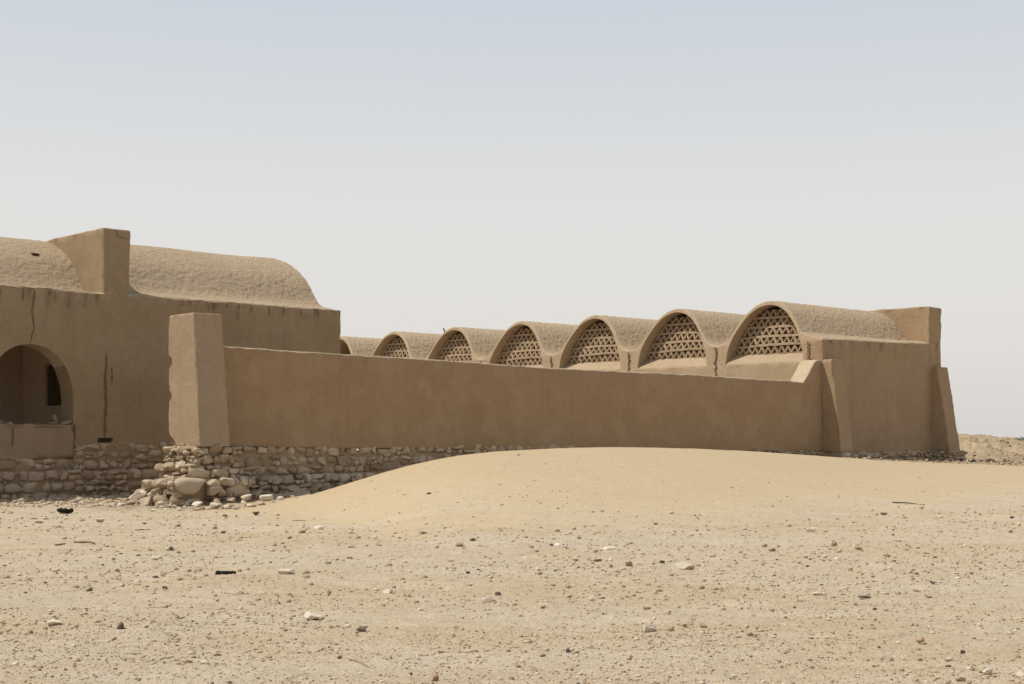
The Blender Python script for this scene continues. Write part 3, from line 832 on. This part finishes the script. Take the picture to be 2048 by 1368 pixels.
    fr = np.stack([j[:-1, :-1], j[1:, :-1], j[1:, 1:], j[:-1, 1:]], -1).reshape(-1, 4)
    fs.append(fr); mi.append(np.ones(len(fr), int))
    org = W(np.array([S0, c, 4.25]))
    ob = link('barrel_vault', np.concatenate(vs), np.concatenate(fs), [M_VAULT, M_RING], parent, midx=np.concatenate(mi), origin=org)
    ob.data.set_sharp_from_angle(angle=math.radians(45))
    return ob
def build_sill(c, parent):
    """sloping sill under the opening"""
    def d(V):
        V = V.copy(); k = np.clip((V[:, 0] - S0) / 0.6, 0, 1)
        top = V[:, 2] > 4.2
        V[:, 2] = np.where(top, V[:, 2] + 0.40 * k, V[:, 2]); return V
    v, f = rbox((S0 + 0.004, S0 + 1.0), (c - 1.85, c + 1.85), (4.0, 4.31), cell=0.07, r=0.04, amp=0.02, freq=2.0, chip=0.012, deform=d, seed=161)
    v[:, 2] += 0.022 * np.abs(fbm(v, 3.5, 3, 162)) * (v[:, 2] > 4.2)
    return link('sill', v, f, M_VAULT, parent, origin=W(np.array([S0, c, 4.0])))
def build_lattice(c, parent):
    """five rows of slanted bricks standing between level courses"""
    SL = S0 + 0.47; T = 0.34
    parts = []
    def bar(t0, z0, t1, z1, w, seed):
        L = math.hypot(t1 - t0, z1 - z0); an = math.atan2(z1 - z0, t1 - t0)
        def d(V):
            V = V.copy(); a, b_ = V[:, 1].copy(), V[:, 2].copy()
            V[:, 1] = (t0 + t1) / 2 + a * math.cos(an) - b_ * math.sin(an)
            V[:, 2] = (z0 + z1) / 2 + a * math.sin(an) + b_ * math.cos(an); V[:, 0] += lean(V[:, 2]); return V
        parts.append(rbox((SL, SL + T), (-L / 2, L / 2), (-w / 2, w / 2), cell=0.3, r=0.014, amp=0.012, freq=4, chip=0.006, deform=d, seed=seed))
    z = 4.66; rh = 0.252; bh = 0.10; pitch = 0.295; row = 0
    r = np.random.default_rng(5)
    while z < 6.45:
        def half(zq):
            dd = np.linspace(0, 1.76, 200); ok = inner_z(dd) > zq
            return dd[ok].max() if ok.any() else 0
        hb = half(z - bh * 0.4) + 0.04
        zt = z + 0.015 * math.sin(row * 2.1)
        # level course, slightly sagging
        n = max(1, int(2 * hb / 0.5)); ts = np.linspace(-hb, hb, n + 1)
        zf = lambda q: zt - bh / 2 + 0.018 * math.sin(q * 1.7 + row) + 0.01 * q
        for i in range(n): bar(c + ts[i] - 0.01, zf(ts[i]), c + ts[i + 1] + 0.01, zf(ts[i + 1]), bh, 200 + row * 20 + i)
        off = 0.07 * (row % 3) + (0.5 * pitch if row % 2 else 0)
        k = -8
        while k < 9:
            a = k * pitch + off
            for (q0, q1, zz0, zz1) in ((a, a + pitch / 2, z, z + rh), (a + pitch / 2, a + pitch, z + rh, z)):
                j = r.normal(0, 0.008)
                lo_ok = abs(q0) < half(zz0) + 0.05 and abs(q1) < half(zz1) + 0.05
                if lo_ok: bar(c + q0 + j, zz0, c + q1 + j, zz1, 0.068 * r.uniform(0.85, 1.2), int(r.integers(9999)))
                elif abs((q0 + q1) / 2) < half(z + rh / 2) + 0.02:      # cut brick against the curve
                    mq, mz = (q0 + q1) / 2, z + rh / 2
                    if abs(q0) < abs(q1): bar(c + q0 + j, zz0, c + mq + j, mz, 0.068, int(r.integers(9999)))
                    else: bar(c + mq + j, mz, c + q1 + j, zz1, 0.068, int(r.integers(9999)))
            k += 1
        z += rh + bh; row += 1
        if z > 6.3: break
    v, f = merge(parts)
    return link('lattice_screen', v, f, M_LATT, parent, origin=W(np.array([SL, c, 4.3])), smooth=True, sharp=50)
c0 = -31.61
V1 = build_vault(c0, right_end=True)
build_sill(c0, V1); build_lattice(c0, V1)
c1 = c0 - PITCH
V2 = build_vault(c1)
s2 = build_sill(c1, V2); l2 = build_lattice(c1, V2)
base2 = np.array(V2['_o'])
for k in range(2, NV):
    off = W(np.array([0, -PITCH * (k - 1), 0.]))
    o = V2.copy(); C.objects.link(o); o.parent = VH
    dz = (0, 0, 0.02, 0.03, 0.02, 0.05, 0.04, 0.05)[k]
    o.location = V2.location + Vector(off) + Vector((0, 0, dz))
    for ch in (s2, l2):
        if k >= 6 and ch is l2: continue            # the farthest visible bay stands open
        c_ = ch.copy(); C.objects.link(c_); c_.parent = o
# pier foot strips: broken rain channels down the middle of each pier
for k in range(0, 5):
    tt = -29.62 if k == 0 else c0 - PITCH * (k - 0.5)
    top = 5.0 if k else 5.05
    ragged('broken_drain', VH, [(tt - 0.04, 4.98), (tt + 0.02, 4.7), (tt - 0.01, 4.4), (tt + (0.0 if k else 0.1), 4.36 if k == 0 else 3.4)], 0.11, M_GROOVE, S0 - 0.0, 400 + k, 0.05, face='s')
block('pier', (S0 + 0.01, S0 + 0.5), (-29.9, -29.06), (3.0, 5.03), M_RING, VH, cell=0.12, r=0.05, amp=0.015, seed=177)
# interior closing wall
block('back_wall', (SE - 0.3, SE + 0.02), (-66, -29.6), (0.8, 5.2), M_ROOM, VH, cell=0.8, seed=178)
block('floor_slab', (S0 + 0.6, SE), (-66, -29.6), (0.2, 0.9), M_ROOM, VH, cell=0.8, seed=179)

# thin rod sticking up from a vault
def tube(pts, rad, n=6):
    V, Fc = [], []
    pts = [Vector(p) for p in pts]
    for i, p in enumerate(pts):
        d = (pts[min(i + 1, len(pts) - 1)] - pts[max(i - 1, 0)]).normalized()
        a = d.cross(Vector((0.3, 0.2, 1)) if abs(d.z) < 0.9 else Vector((1, 0, 0))).normalized(); b_ = d.cross(a)
        r = rad if np.isscalar(rad) else rad[i]
        for k in range(n):
            an = 2 * math.pi * k / n; V.append(tuple(p + a * math.cos(an) * r + b_ * math.sin(an) * r))
    for i in range(len(pts) - 1):
        for k in range(n): Fc.append((i * n + k, i * n + (k + 1) % n, (i + 1) * n + (k + 1) % n, (i + 1) * n + k))
    Fc.append(tuple(range(n))); Fc.append(tuple(range((len(pts) - 1) * n, len(pts) * n)))
    return np.array(V), Fc
tt = c0 - 4 * PITCH - 0.62
p0 = W(np.array([S0 + 0.3, tt, 6.42])); p1 = W(np.array([S0 + 0.28, tt - 0.10, 6.60]))
v, f = tube([p0, (p0 + p1) / 2 + np.array([0, 0, .03]), p1], 0.035)
tag(link('stick', v, f, M_OLDWOOD), 'short dark stick poking up from the shoulder of a middle vault', 'stick')

# ================================================================== loose stones
def px(u, v, w, h):
    x, y, z = hit(u, v); s = y / F
    return x, y, w * s, h * s
unique = [
 (1370, 1139, 38, 17, 'P', 'largest white limestone block on the open sand right of centre, flat topped'),
 (1300, 1268, 27, 18, 'P', 'chunky cream rock low right of centre with a bright top and shaded right side'),
 (624, 1241, 42, 14, 'P', 'long flat white slab on the gravel, low left of centre'),
 (572, 1153, 35, 13, 'P', 'flat cream slab on the gravel just right of the black scrap'),
 (110, 1251, 28, 12, 'P', 'pitted cream rock at the lower left with smaller lumps beside it'),
 (241, 1262, 13, 13, 'D', 'dark grey pointed stone right of the pitted cream rock'),
 (724, 1263, 21, 11, 'D', 'dark brown stone with a pale flat top, right of the long white slab'),
 (869, 1365, 16, 21, 'T', 'upright brown stone standing at the bottom edge near the middle'),
 (974, 1203, 20, 13, 'P', 'angular white stone with a brown neighbour near the centre of the gravel'),
 (845, 1070, 18, 10, 'P', 'white rounded stone alone where gravel meets the foot of the dune'),
 (1668, 1092, 12, 15, 'T', 'upright tan stone standing on edge in the right half'),
 (1840, 1295, 17, 14, 'T', 'rounded pinkish stone at the lower right'),
 (1921, 1360, 18, 10, 'T', 'brown lumpy stone by the bottom edge at the far right'),
 (658, 1190, 9, 13, 'T', 'small upright triangular tan stone left of centre'),
 (1728, 1196, 26, 5, 'D', 'thin flat dark stone lying on the sand in the right half'),
 (1466, 1098, 10, 10, 'P', 'small pointed white stone standing on the sand right of centre'),
 (1716, 1103, 14, 7, 'T', 'low brown stone right of the upright tan one'),
 (1622, 1064, 24, 9, 'P', 'flat pale patch-like stone on the right flank of the dune'),
 (314, 1121, 20, 9, 'P', 'white flattish stone left of the black scrap strip'),
 (2040, 1356, 18, 15, 'P', 'pale rock cut by the right edge of the photo at the bottom'),
]
more = [(637,1061,20,8,'P'),(919,1096,18,8,'T'),(775,1186,20,8,'P'),(702,1098,17,5,'P'),(200,1046,17,8,'P'),(179,1184,13,7,'D'),(342,1103,9,7,'D'),
 (311,1160,12,5,'D'),(330,1180,11,6,'D'),(483,1190,15,8,'T'),(656,1134,13,7,'P'),(912,1263,14,8,'P'),(982,1161,11,6,'P'),(30,1336,16,9,'P'),(410,1333,18,7,'P'),
 (936,1150,9,5,'D'),(822,1352,7,6,'D'),(1635,1191,20,6,'P'),(1195,1126,17,6,'D'),(1184,1198,13,9,'P'),(1086,1218,12,6,'T'),(1180,1297,16,8,'P'),(1136,1303,10,8,'D'),
 (1405,1261,14,9,'T'),(1369,1261,10,7,'T'),(1514,1263,9,7,'T'),(1865,1176,10,8,'D'),(1925,1310,10,7,'D'),(1768,1030,14,5,'D'),(2024,1039,9,5,'D'),(1258,1133,15,11,'T'),
 (1118,1097,18,7,'P'),(1219,1101,28,6,'P'),(1528,1097,14,6,'T'),(1547,1105,9,7,'D'),(1975,1348,22,13,'P'),(1276,1353,13,5,'P'),(1674,1120,12,6,'P'),(1604,1206,12,6,'P'),
 (1050,1123,13,6,'P'),(1324,1127,12,6,'D'),(1306,1129,9,5,'T'),(300,1103,7,6,'T'),(92,1042,12,4,'P'),(20,1030,12,5,'T'),(1467,1350,12,5,'P'),(640,1243,8,5,'T'),(996,1192,12,6,'D'),
 (268,1328,9,5,'T'),(150,1223,10,5,'T'),(540,1205,9,6,'T'),(700,1120,12,5,'T'),(576,1105,10,5,'T'),(447,1067,11,5,'D'),(1700,1140,10,5,'T'),(1860,1222,18,3,'T')]
MT = {'P': M_PALE, 'T': M_TAN, 'D': M_DARK}
GL = {'P': 'small pale limestone piece scattered on the gravelly sand', 'T': 'small tan brown stone scattered on the gravelly sand', 'D': 'small dark stone scattered on the gravelly sand'}
GG = {'P': 'small pale stones on the sand', 'T': 'small tan stones on the sand', 'D': 'small dark stones on the sand'}
for i, (u, v, w, h, m_, lb) in enumerate(unique):
    x, y, ww, hh = px(u, v, w, h)
    drop_stone('stone', x, y, (ww * 1.05, ww * (0.8 if h < w else 1.0), hh * 1.12), MT[m_], lb, 'rock' if w > 20 else 'stone', rot=random.uniform(-.35, .35), seed=500 + i, facets=10, sub=4, sink=0.12, box=0.85)
for i, (u, v, w, h, m_) in enumerate(more):
    x, y, ww, hh = px(u, v, w, h)
    drop_stone('stone', x, y, (ww, ww * 0.8, hh * 1.15), MT[m_], GL[m_], 'stone', GG[m_], rot=random.uniform(-.4, .4), seed=600 + i, sub=3, facets=10, sink=0.12, box=0.85)
for i in range(74):
    u = random.uniform(-20, 2070); v = random.uniform(1065, 1366)
    m_ = random.choices('PTD', (5, 4, 1))[0]
    x, y, ww, hh = px(u, v, random.uniform(5, 10), 1)
    ww *= 1 if y < 22 else 0.9
    drop_stone('stone', x, y, (ww, ww * 0.8, ww * random.uniform(0.35, 0.7)), MT[m_], GL[m_], 'stone', GG[m_], seed=700 + i, sub=3, facets=9, box=0.85)
# rubble heaped round the gatepost footing
heap = [(282, 1003, 34, 24), (300, 990, 40, 18), (268, 1009, 26, 12), (262, 1014, 20, 9), (430, 1019, 26, 14), (372, 1013, 16, 9), (410, 1019, 16, 7), (532, 1002, 26, 13), (560, 1000, 14, 8), (521, 1010, 20, 9), (546, 1006, 12, 6),
        (300, 1012, 20, 10), (318, 1015, 16, 9), (335, 1018, 22, 8), (352, 1020, 14, 7), (245, 1016, 18, 7), (457, 1018, 18, 8), (470, 1020, 14, 6), (395, 1023, 18, 6), (500, 1014, 14, 6), (487, 1008, 12, 7)]
for i, (u, v, w, h) in enumerate(heap):
    x, y, ww, hh = px(u, v, w, h)
    lb = {0: 'slanting grey limestone boulder leaning on the left of the gatepost footing', 1: 'oblong pale boulder highest in the heap left of the gatepost footing', 4: 'rounded boulder half buried just in front of the gatepost footing', 7: 'larger pale grey stone lying alone in the shade right of the gatepost footing'}.get(i, 'broken pale limestone lump heaped round the foot of the gatepost')
    drop_stone('stone', x, y, (ww, ww * 0.8, hh * 1.1), M_PALE if i % 3 else M_STONE, lb, 'stone', None if i in (0, 1, 4, 7) else 'rubble heaped round the gatepost', seed=800 + i, sub=3, facets=5, sink=0.1, z=(0.33 if i == 1 else None))
pile = [(16.35, -28.9, .30, .30), (16.3, -28.5, .34, .26), (16.28, -29.15, .3, .24), (16.5, -29.5, .3, .3), (16.05, -28.7, .34, .2), (16.1, -29.05, .28, .2), (16.15, -29.4, .34, .22), (15.85, -28.95, .26, .15), (16.45, -28.1, .3, .2), (16.2, -28.25, .24, .15),
        (15.9, -29.3, .22, .13), (16.62, -29.75, .26, .24), (16.3, -29.75, .24, .18), (16.42, -28.72, .22, .5), (16.45, -29.2, .2, .48), (16.75, -27.75, .22, .12), (17.2, -27.7, .26, .14), (17.6, -27.75, .22, .12), (18.0, -27.7, .28, .16), (18.45, -27.95, .3, .2), (18.6, -28.3, .26, .18)]
for i, (a, t_, d_, h_) in enumerate(pile):
    x, y, _ = W(np.array([a, t_, 0.]))
    hh = min(h_, 0.26); zz = float(G(np.array([x]), np.array([y]))[0]) + (h_ - hh)
    drop_stone('stone', x, y, (d_ * 1.15, d_, hh), M_STONE if i % 3 else M_PALE, 'broken pale limestone lump heaped round the foot of the gatepost', 'stone', 'rubble heaped round the gatepost', seed=1500 + i, sub=3, facets=6, sink=0.12, z=zz, tilt=random.uniform(-.4, .4))
for i in range(80):
    th = random.uniform(0, 1)
    u = random.choices([random.uniform(225, 400), random.uniform(400, 640), random.uniform(-10, 260)], (5, 2.0, 3))[0]
    v = np.interp(u, [0, 260, 400, 500, 640], [1012, 1014, 1022, 1014, 985]) + random.gauss(0, 4)
    x, y, ww, hh = px(u, v, random.uniform(5, 13), 1)
    drop_stone('stone', x, y, (ww, ww * 0.85, ww * random.uniform(0.35, 0.6)), random.choice((M_PALE, M_PALE, M_STONE)), 'broken pale limestone lump heaped round the foot of the gatepost' if u > 225 else 'pale limestone chip in the strip of rubble before the left building',
               'stone', 'rubble heaped round the gatepost' if u > 225 else 'chips before the left building', seed=900 + i, sub=2, facets=5, sink=0.15)

# pebbles: nobody could count them
def pebbles():
    v0, f0 = ICO[1]
    n1 = 60000
    # even over the picture's ground area: many near, fewer far
    U = RNG.uniform(-420, 2470, n1); Vv = 985 + (1400 - 985) * RNG.random(n1) ** 0.75
    yy = CAMZ * F / (Vv - HY); xx = (U - 1024) / F * yy
    yy = np.clip(yy, 8.0, 60); xx = (U - 1024) / F * yy
    sm = sand_mask(xx, yy)
    dens = fbm(np.stack([xx * 0.7, yy, 0 * xx], -1), 0.7, 3, 21)
    keep = (RNG.random(n1) < np.clip(0.62 + dens * 1.3, 0.08, 1)) & (RNG.random(n1) > sm * np.where(U > 950, 0.66, 0.88))
    xx, yy = xx[keep], yy[keep]
    smk = sm[keep]
    size = (1 - 0.35 * smk) * 0.0062 * np.exp(np.clip(RNG.normal(0, 0.55, len(xx)), -2, 1.5)) * np.clip(yy / 13, 0.8, 2.3)
    tint = np.clip(RNG.beta(2.8, 1.7, len(xx)), 0, 1)
    # rubble zones
    n2 = 15000
    s = RNG.uniform(8, 19.0, n2); t = RNG.uniform(-33.8, -28.6, n2); x2 = s * D[0] + t * N[0]; y2 = s * D[1] + t * N[1]
    k = (rub_mask(x2, y2) * 0.75 * np.where(t > -31.9, 1, 0.45) > RNG.random(n2)) & ~((s > 16.4) & (t > -29.5) & (t < -28))
    x2, y2 = x2[k], y2[k]; s2_ = 0.022 * np.exp(RNG.normal(0, 0.5, k.sum())); t2 = np.clip(RNG.beta(4, 1.5, k.sum()), 0, 1)
    n3 = 16000
    U3 = RNG.uniform(1700, 2600, n3); y3 = 48 + 50 * RNG.random(n3) ** 1.3; x3 = (U3 - 1024) / F * y3
    k = rub_mask(x3, y3) > RNG.random(n3); x3, y3 = x3[k], y3[k]
    s3 = 0.026 * np.exp(RNG.normal(0, 0.5, k.sum())); t3 = np.clip(RNG.beta(1.8, 1.9, k.sum()), 0, 1)
    X = np.concatenate([xx, x2, x3]); Y = np.concatenate([yy, y2, y3]); Sz = np.concatenate([size, s2_, s3]); T = np.concatenate([tint, t2, t3])
    Z = G(X, Y); n = len(X)
    V = np.repeat(v0[None], n, 0) * (1 + RNG.uniform(-0.32, 0.32, (n, len(v0), 1)))
    sc = np.stack([RNG.uniform(0.8, 1.5, n), RNG.uniform(0.7, 1.2, n), RNG.uniform(0.4, 0.9, n)], -1)
    V = V * sc[:, None, :] * Sz[:, None, None]
    a = RNG.uniform(0, 6.28, n); c, s_ = np.cos(a)[:, None], np.sin(a)[:, None]
    V = np.stack([V[..., 0] * c - V[..., 1] * s_, V[..., 0] * s_ + V[..., 1] * c, V[..., 2]], -1)
    V += np.stack([X, Y, Z + Sz * 0.25], -1)[:, None, :]
    Fc = (f0[None] + (np.arange(n) * len(v0))[:, None, None]).reshape(-1, 3)
    o = link('pebbles', V.reshape(-1, 3), Fc, M_PEB, smooth=False, tint=np.repeat(T, len(v0)), origin=(0, 0, 0))
    tag(o, 'countless small pebbles and grit strewn over the sandy ground', 'pebbles', kind='stuff')
pebbles()

# ------------------------------------------------------------------ scrap, sticks, shrub
def scrap(u, v, w, h, label, seed):
    x, y, ww, hh = px(u, v, w, h)
    r = random.Random(seed); parts = []
    for i in range(9):
        p, f = stone_shape((ww * r.uniform(.25, .5), ww * r.uniform(.2, .4), hh * r.uniform(.5, 1.0)), 3, 0.9, 0.38, seed + i, 2)
        a = r.uniform(0, 3); q = p.copy(); q[:, 0] = p[:, 0] * math.cos(a) - p[:, 1] * math.sin(a); q[:, 1] = p[:, 0] * math.sin(a) + p[:, 1] * math.cos(a)
        parts.append((q + np.array([x + (i / 8 - .5) * ww * 0.72, y + r.uniform(-.1, .1) * ww, r.uniform(.25, .5) * hh]), f))
    v_, f_ = merge(parts)
    z = float(G(np.array([x]), np.array([y]))[0]); v_[:, 2] += z
    tag(link('scrap', v_, f_, M_BLACK, origin=(x, y, z)), label, 'scrap')
scrap(131, 1030, 34, 13, 'black crumpled charred lump lying before the shaded stones at the left', 41)
scrap(451, 1150, 40, 10, 'low black strip of tattered scrap on the gravel left of the flat cream slab', 61)
def stick(u0, v0, u1, v1, rad, label, grp=None, mat=M_WOOD):
    a = np.array(hit(u0, v0)); b_ = np.array(hit(u1, v1)); n = 7; P = []
    for i in range(n):
        k = i / (n - 1); p = a + (b_ - a) * k
        p[2] = float(G(np.array([p[0]]), np.array([p[1]]))[0]) + rad * 0.9 + 0.008 * math.sin(k * 5 + u0)
        P.append(p)
    v_, f_ = tube(P, [rad * (1.1 - 0.5 * i / n) for i in range(n)])
    tag(link('stick', v_, f_, mat, origin=P[0]), label, 'stick', grp)
stick(149, 1088, 190, 1089, 0.016, 'straight pale brown stick on the gravel at the left')
stick(110, 1093, 131, 1092, 0.016, 'shorter brown stick left of the longer one')
stick(876, 1304, 955, 1306, 0.006, 'thin reddish twig lying on the gravel below the centre')
stick(690, 1318, 740, 1336, 0.004, 'very thin pale straw near the bottom left of centre')
stick(1784, 1006, 1850, 1010, 0.014, 'long thin dark stick on the sand at the upper right of the ground', mat=M_TWIG)
stick(583, 1043, 612, 1043, 0.008, 'short grey twig on the dune foot right of the gatepost', mat=M_TWIG)
stick(270, 1062, 300, 1060, 0.012, 'thin grey curved twig on the gravel below the gatepost', mat=M_TWIG)
def shrub(u, v, w, h, label, seed, n=46, mat=M_TWIG):
    x, y, ww, hh = px(u, v, w, h); r = random.Random(seed); V, Fc, b_ = [], [], 0
    z = float(G(np.array([x]), np.array([y]))[0])
    for i in range(n):
        a = r.uniform(0, 6.28); l = r.uniform(.5, 1)
        p0 = np.array([x, y, z]); p2 = p0 + np.array([math.cos(a) * ww * .5 * l, math.sin(a) * ww * .4 * l, hh * r.uniform(.35, 1)])
        p1 = (p0 + p2) / 2 + np.array([r.gauss(0, .02), r.gauss(0, .02), hh * .2])
        vv, ff = tube([p0, p1, p2], [0.006, 0.005, 0.003], 4)
        V.append(vv); Fc += [tuple(q + b_ for q in f) for f in ff]; b_ += len(vv)
    tag(link('dry_plant', np.concatenate(V), Fc, mat, origin=(x, y, z)), label, 'plant')
shrub(512, 1031, 16, 8, 'tiny dry grey green tuft on the sand just right of the gatepost', 3)
shrub(462, 1018, 16, 8, 'low dry tuft among the rubble at the gatepost foot', 5)

# ------------------------------------------------------------------ far trees at the right
def tree(u, h, w, Y, label, seed):
    x = (u - 1024) / F * Y; z = -4.35; r = np.random.default_rng(seed)
    root = thing('tree', (x, Y, z), label, 'tree', 'distant trees on the horizon')
    v, f = tube([(x, Y, z), (x + .2, Y, z + h * .3), (x, Y, z + h * .6)], [.35, .28, .15]); link('trunk', v, f, M_TRUNK, root)
    n = 700; p = r.normal(size=(n, 3)); p /= np.linalg.norm(p, axis=1)[:, None]; p *= r.random((n, 1)) ** .35
    lob = 1 + 0.4 * noise(p, 2.2, seed)
    c = np.array([x, Y, z + h * .6]) + p * lob[:, None] * np.array([w / 2, w / 2, h * .42])
    d1, d2 = r.normal(size=(n, 3)) * .45, r.normal(size=(n, 3)) * .45
    V = np.stack([c, c + d1, c + d2], 1).reshape(-1, 3); Fc = np.arange(n * 3).reshape(-1, 3)
    link('crown', V, Fc, M_TREE, root, smooth=False)
for i, (u, h, w) in enumerate(((2046, 4.9, 7), (2034, 4.0, 6), (2026, 3.5, 5), (2017, 3.3, 4), (2000, 3.0, 4), (2060, 4.6, 7), (2075, 4.2, 7))):
    tree(u, h, w, 1100 + 20 * (i % 3), 'tallest grey green tree on the far horizon at the right edge' if i == 0 else 'small hazy grey green tree on the far horizon at the right', 70 + i)

for o in bpy.data.objects:
    if '_o' in o: del o['_o']
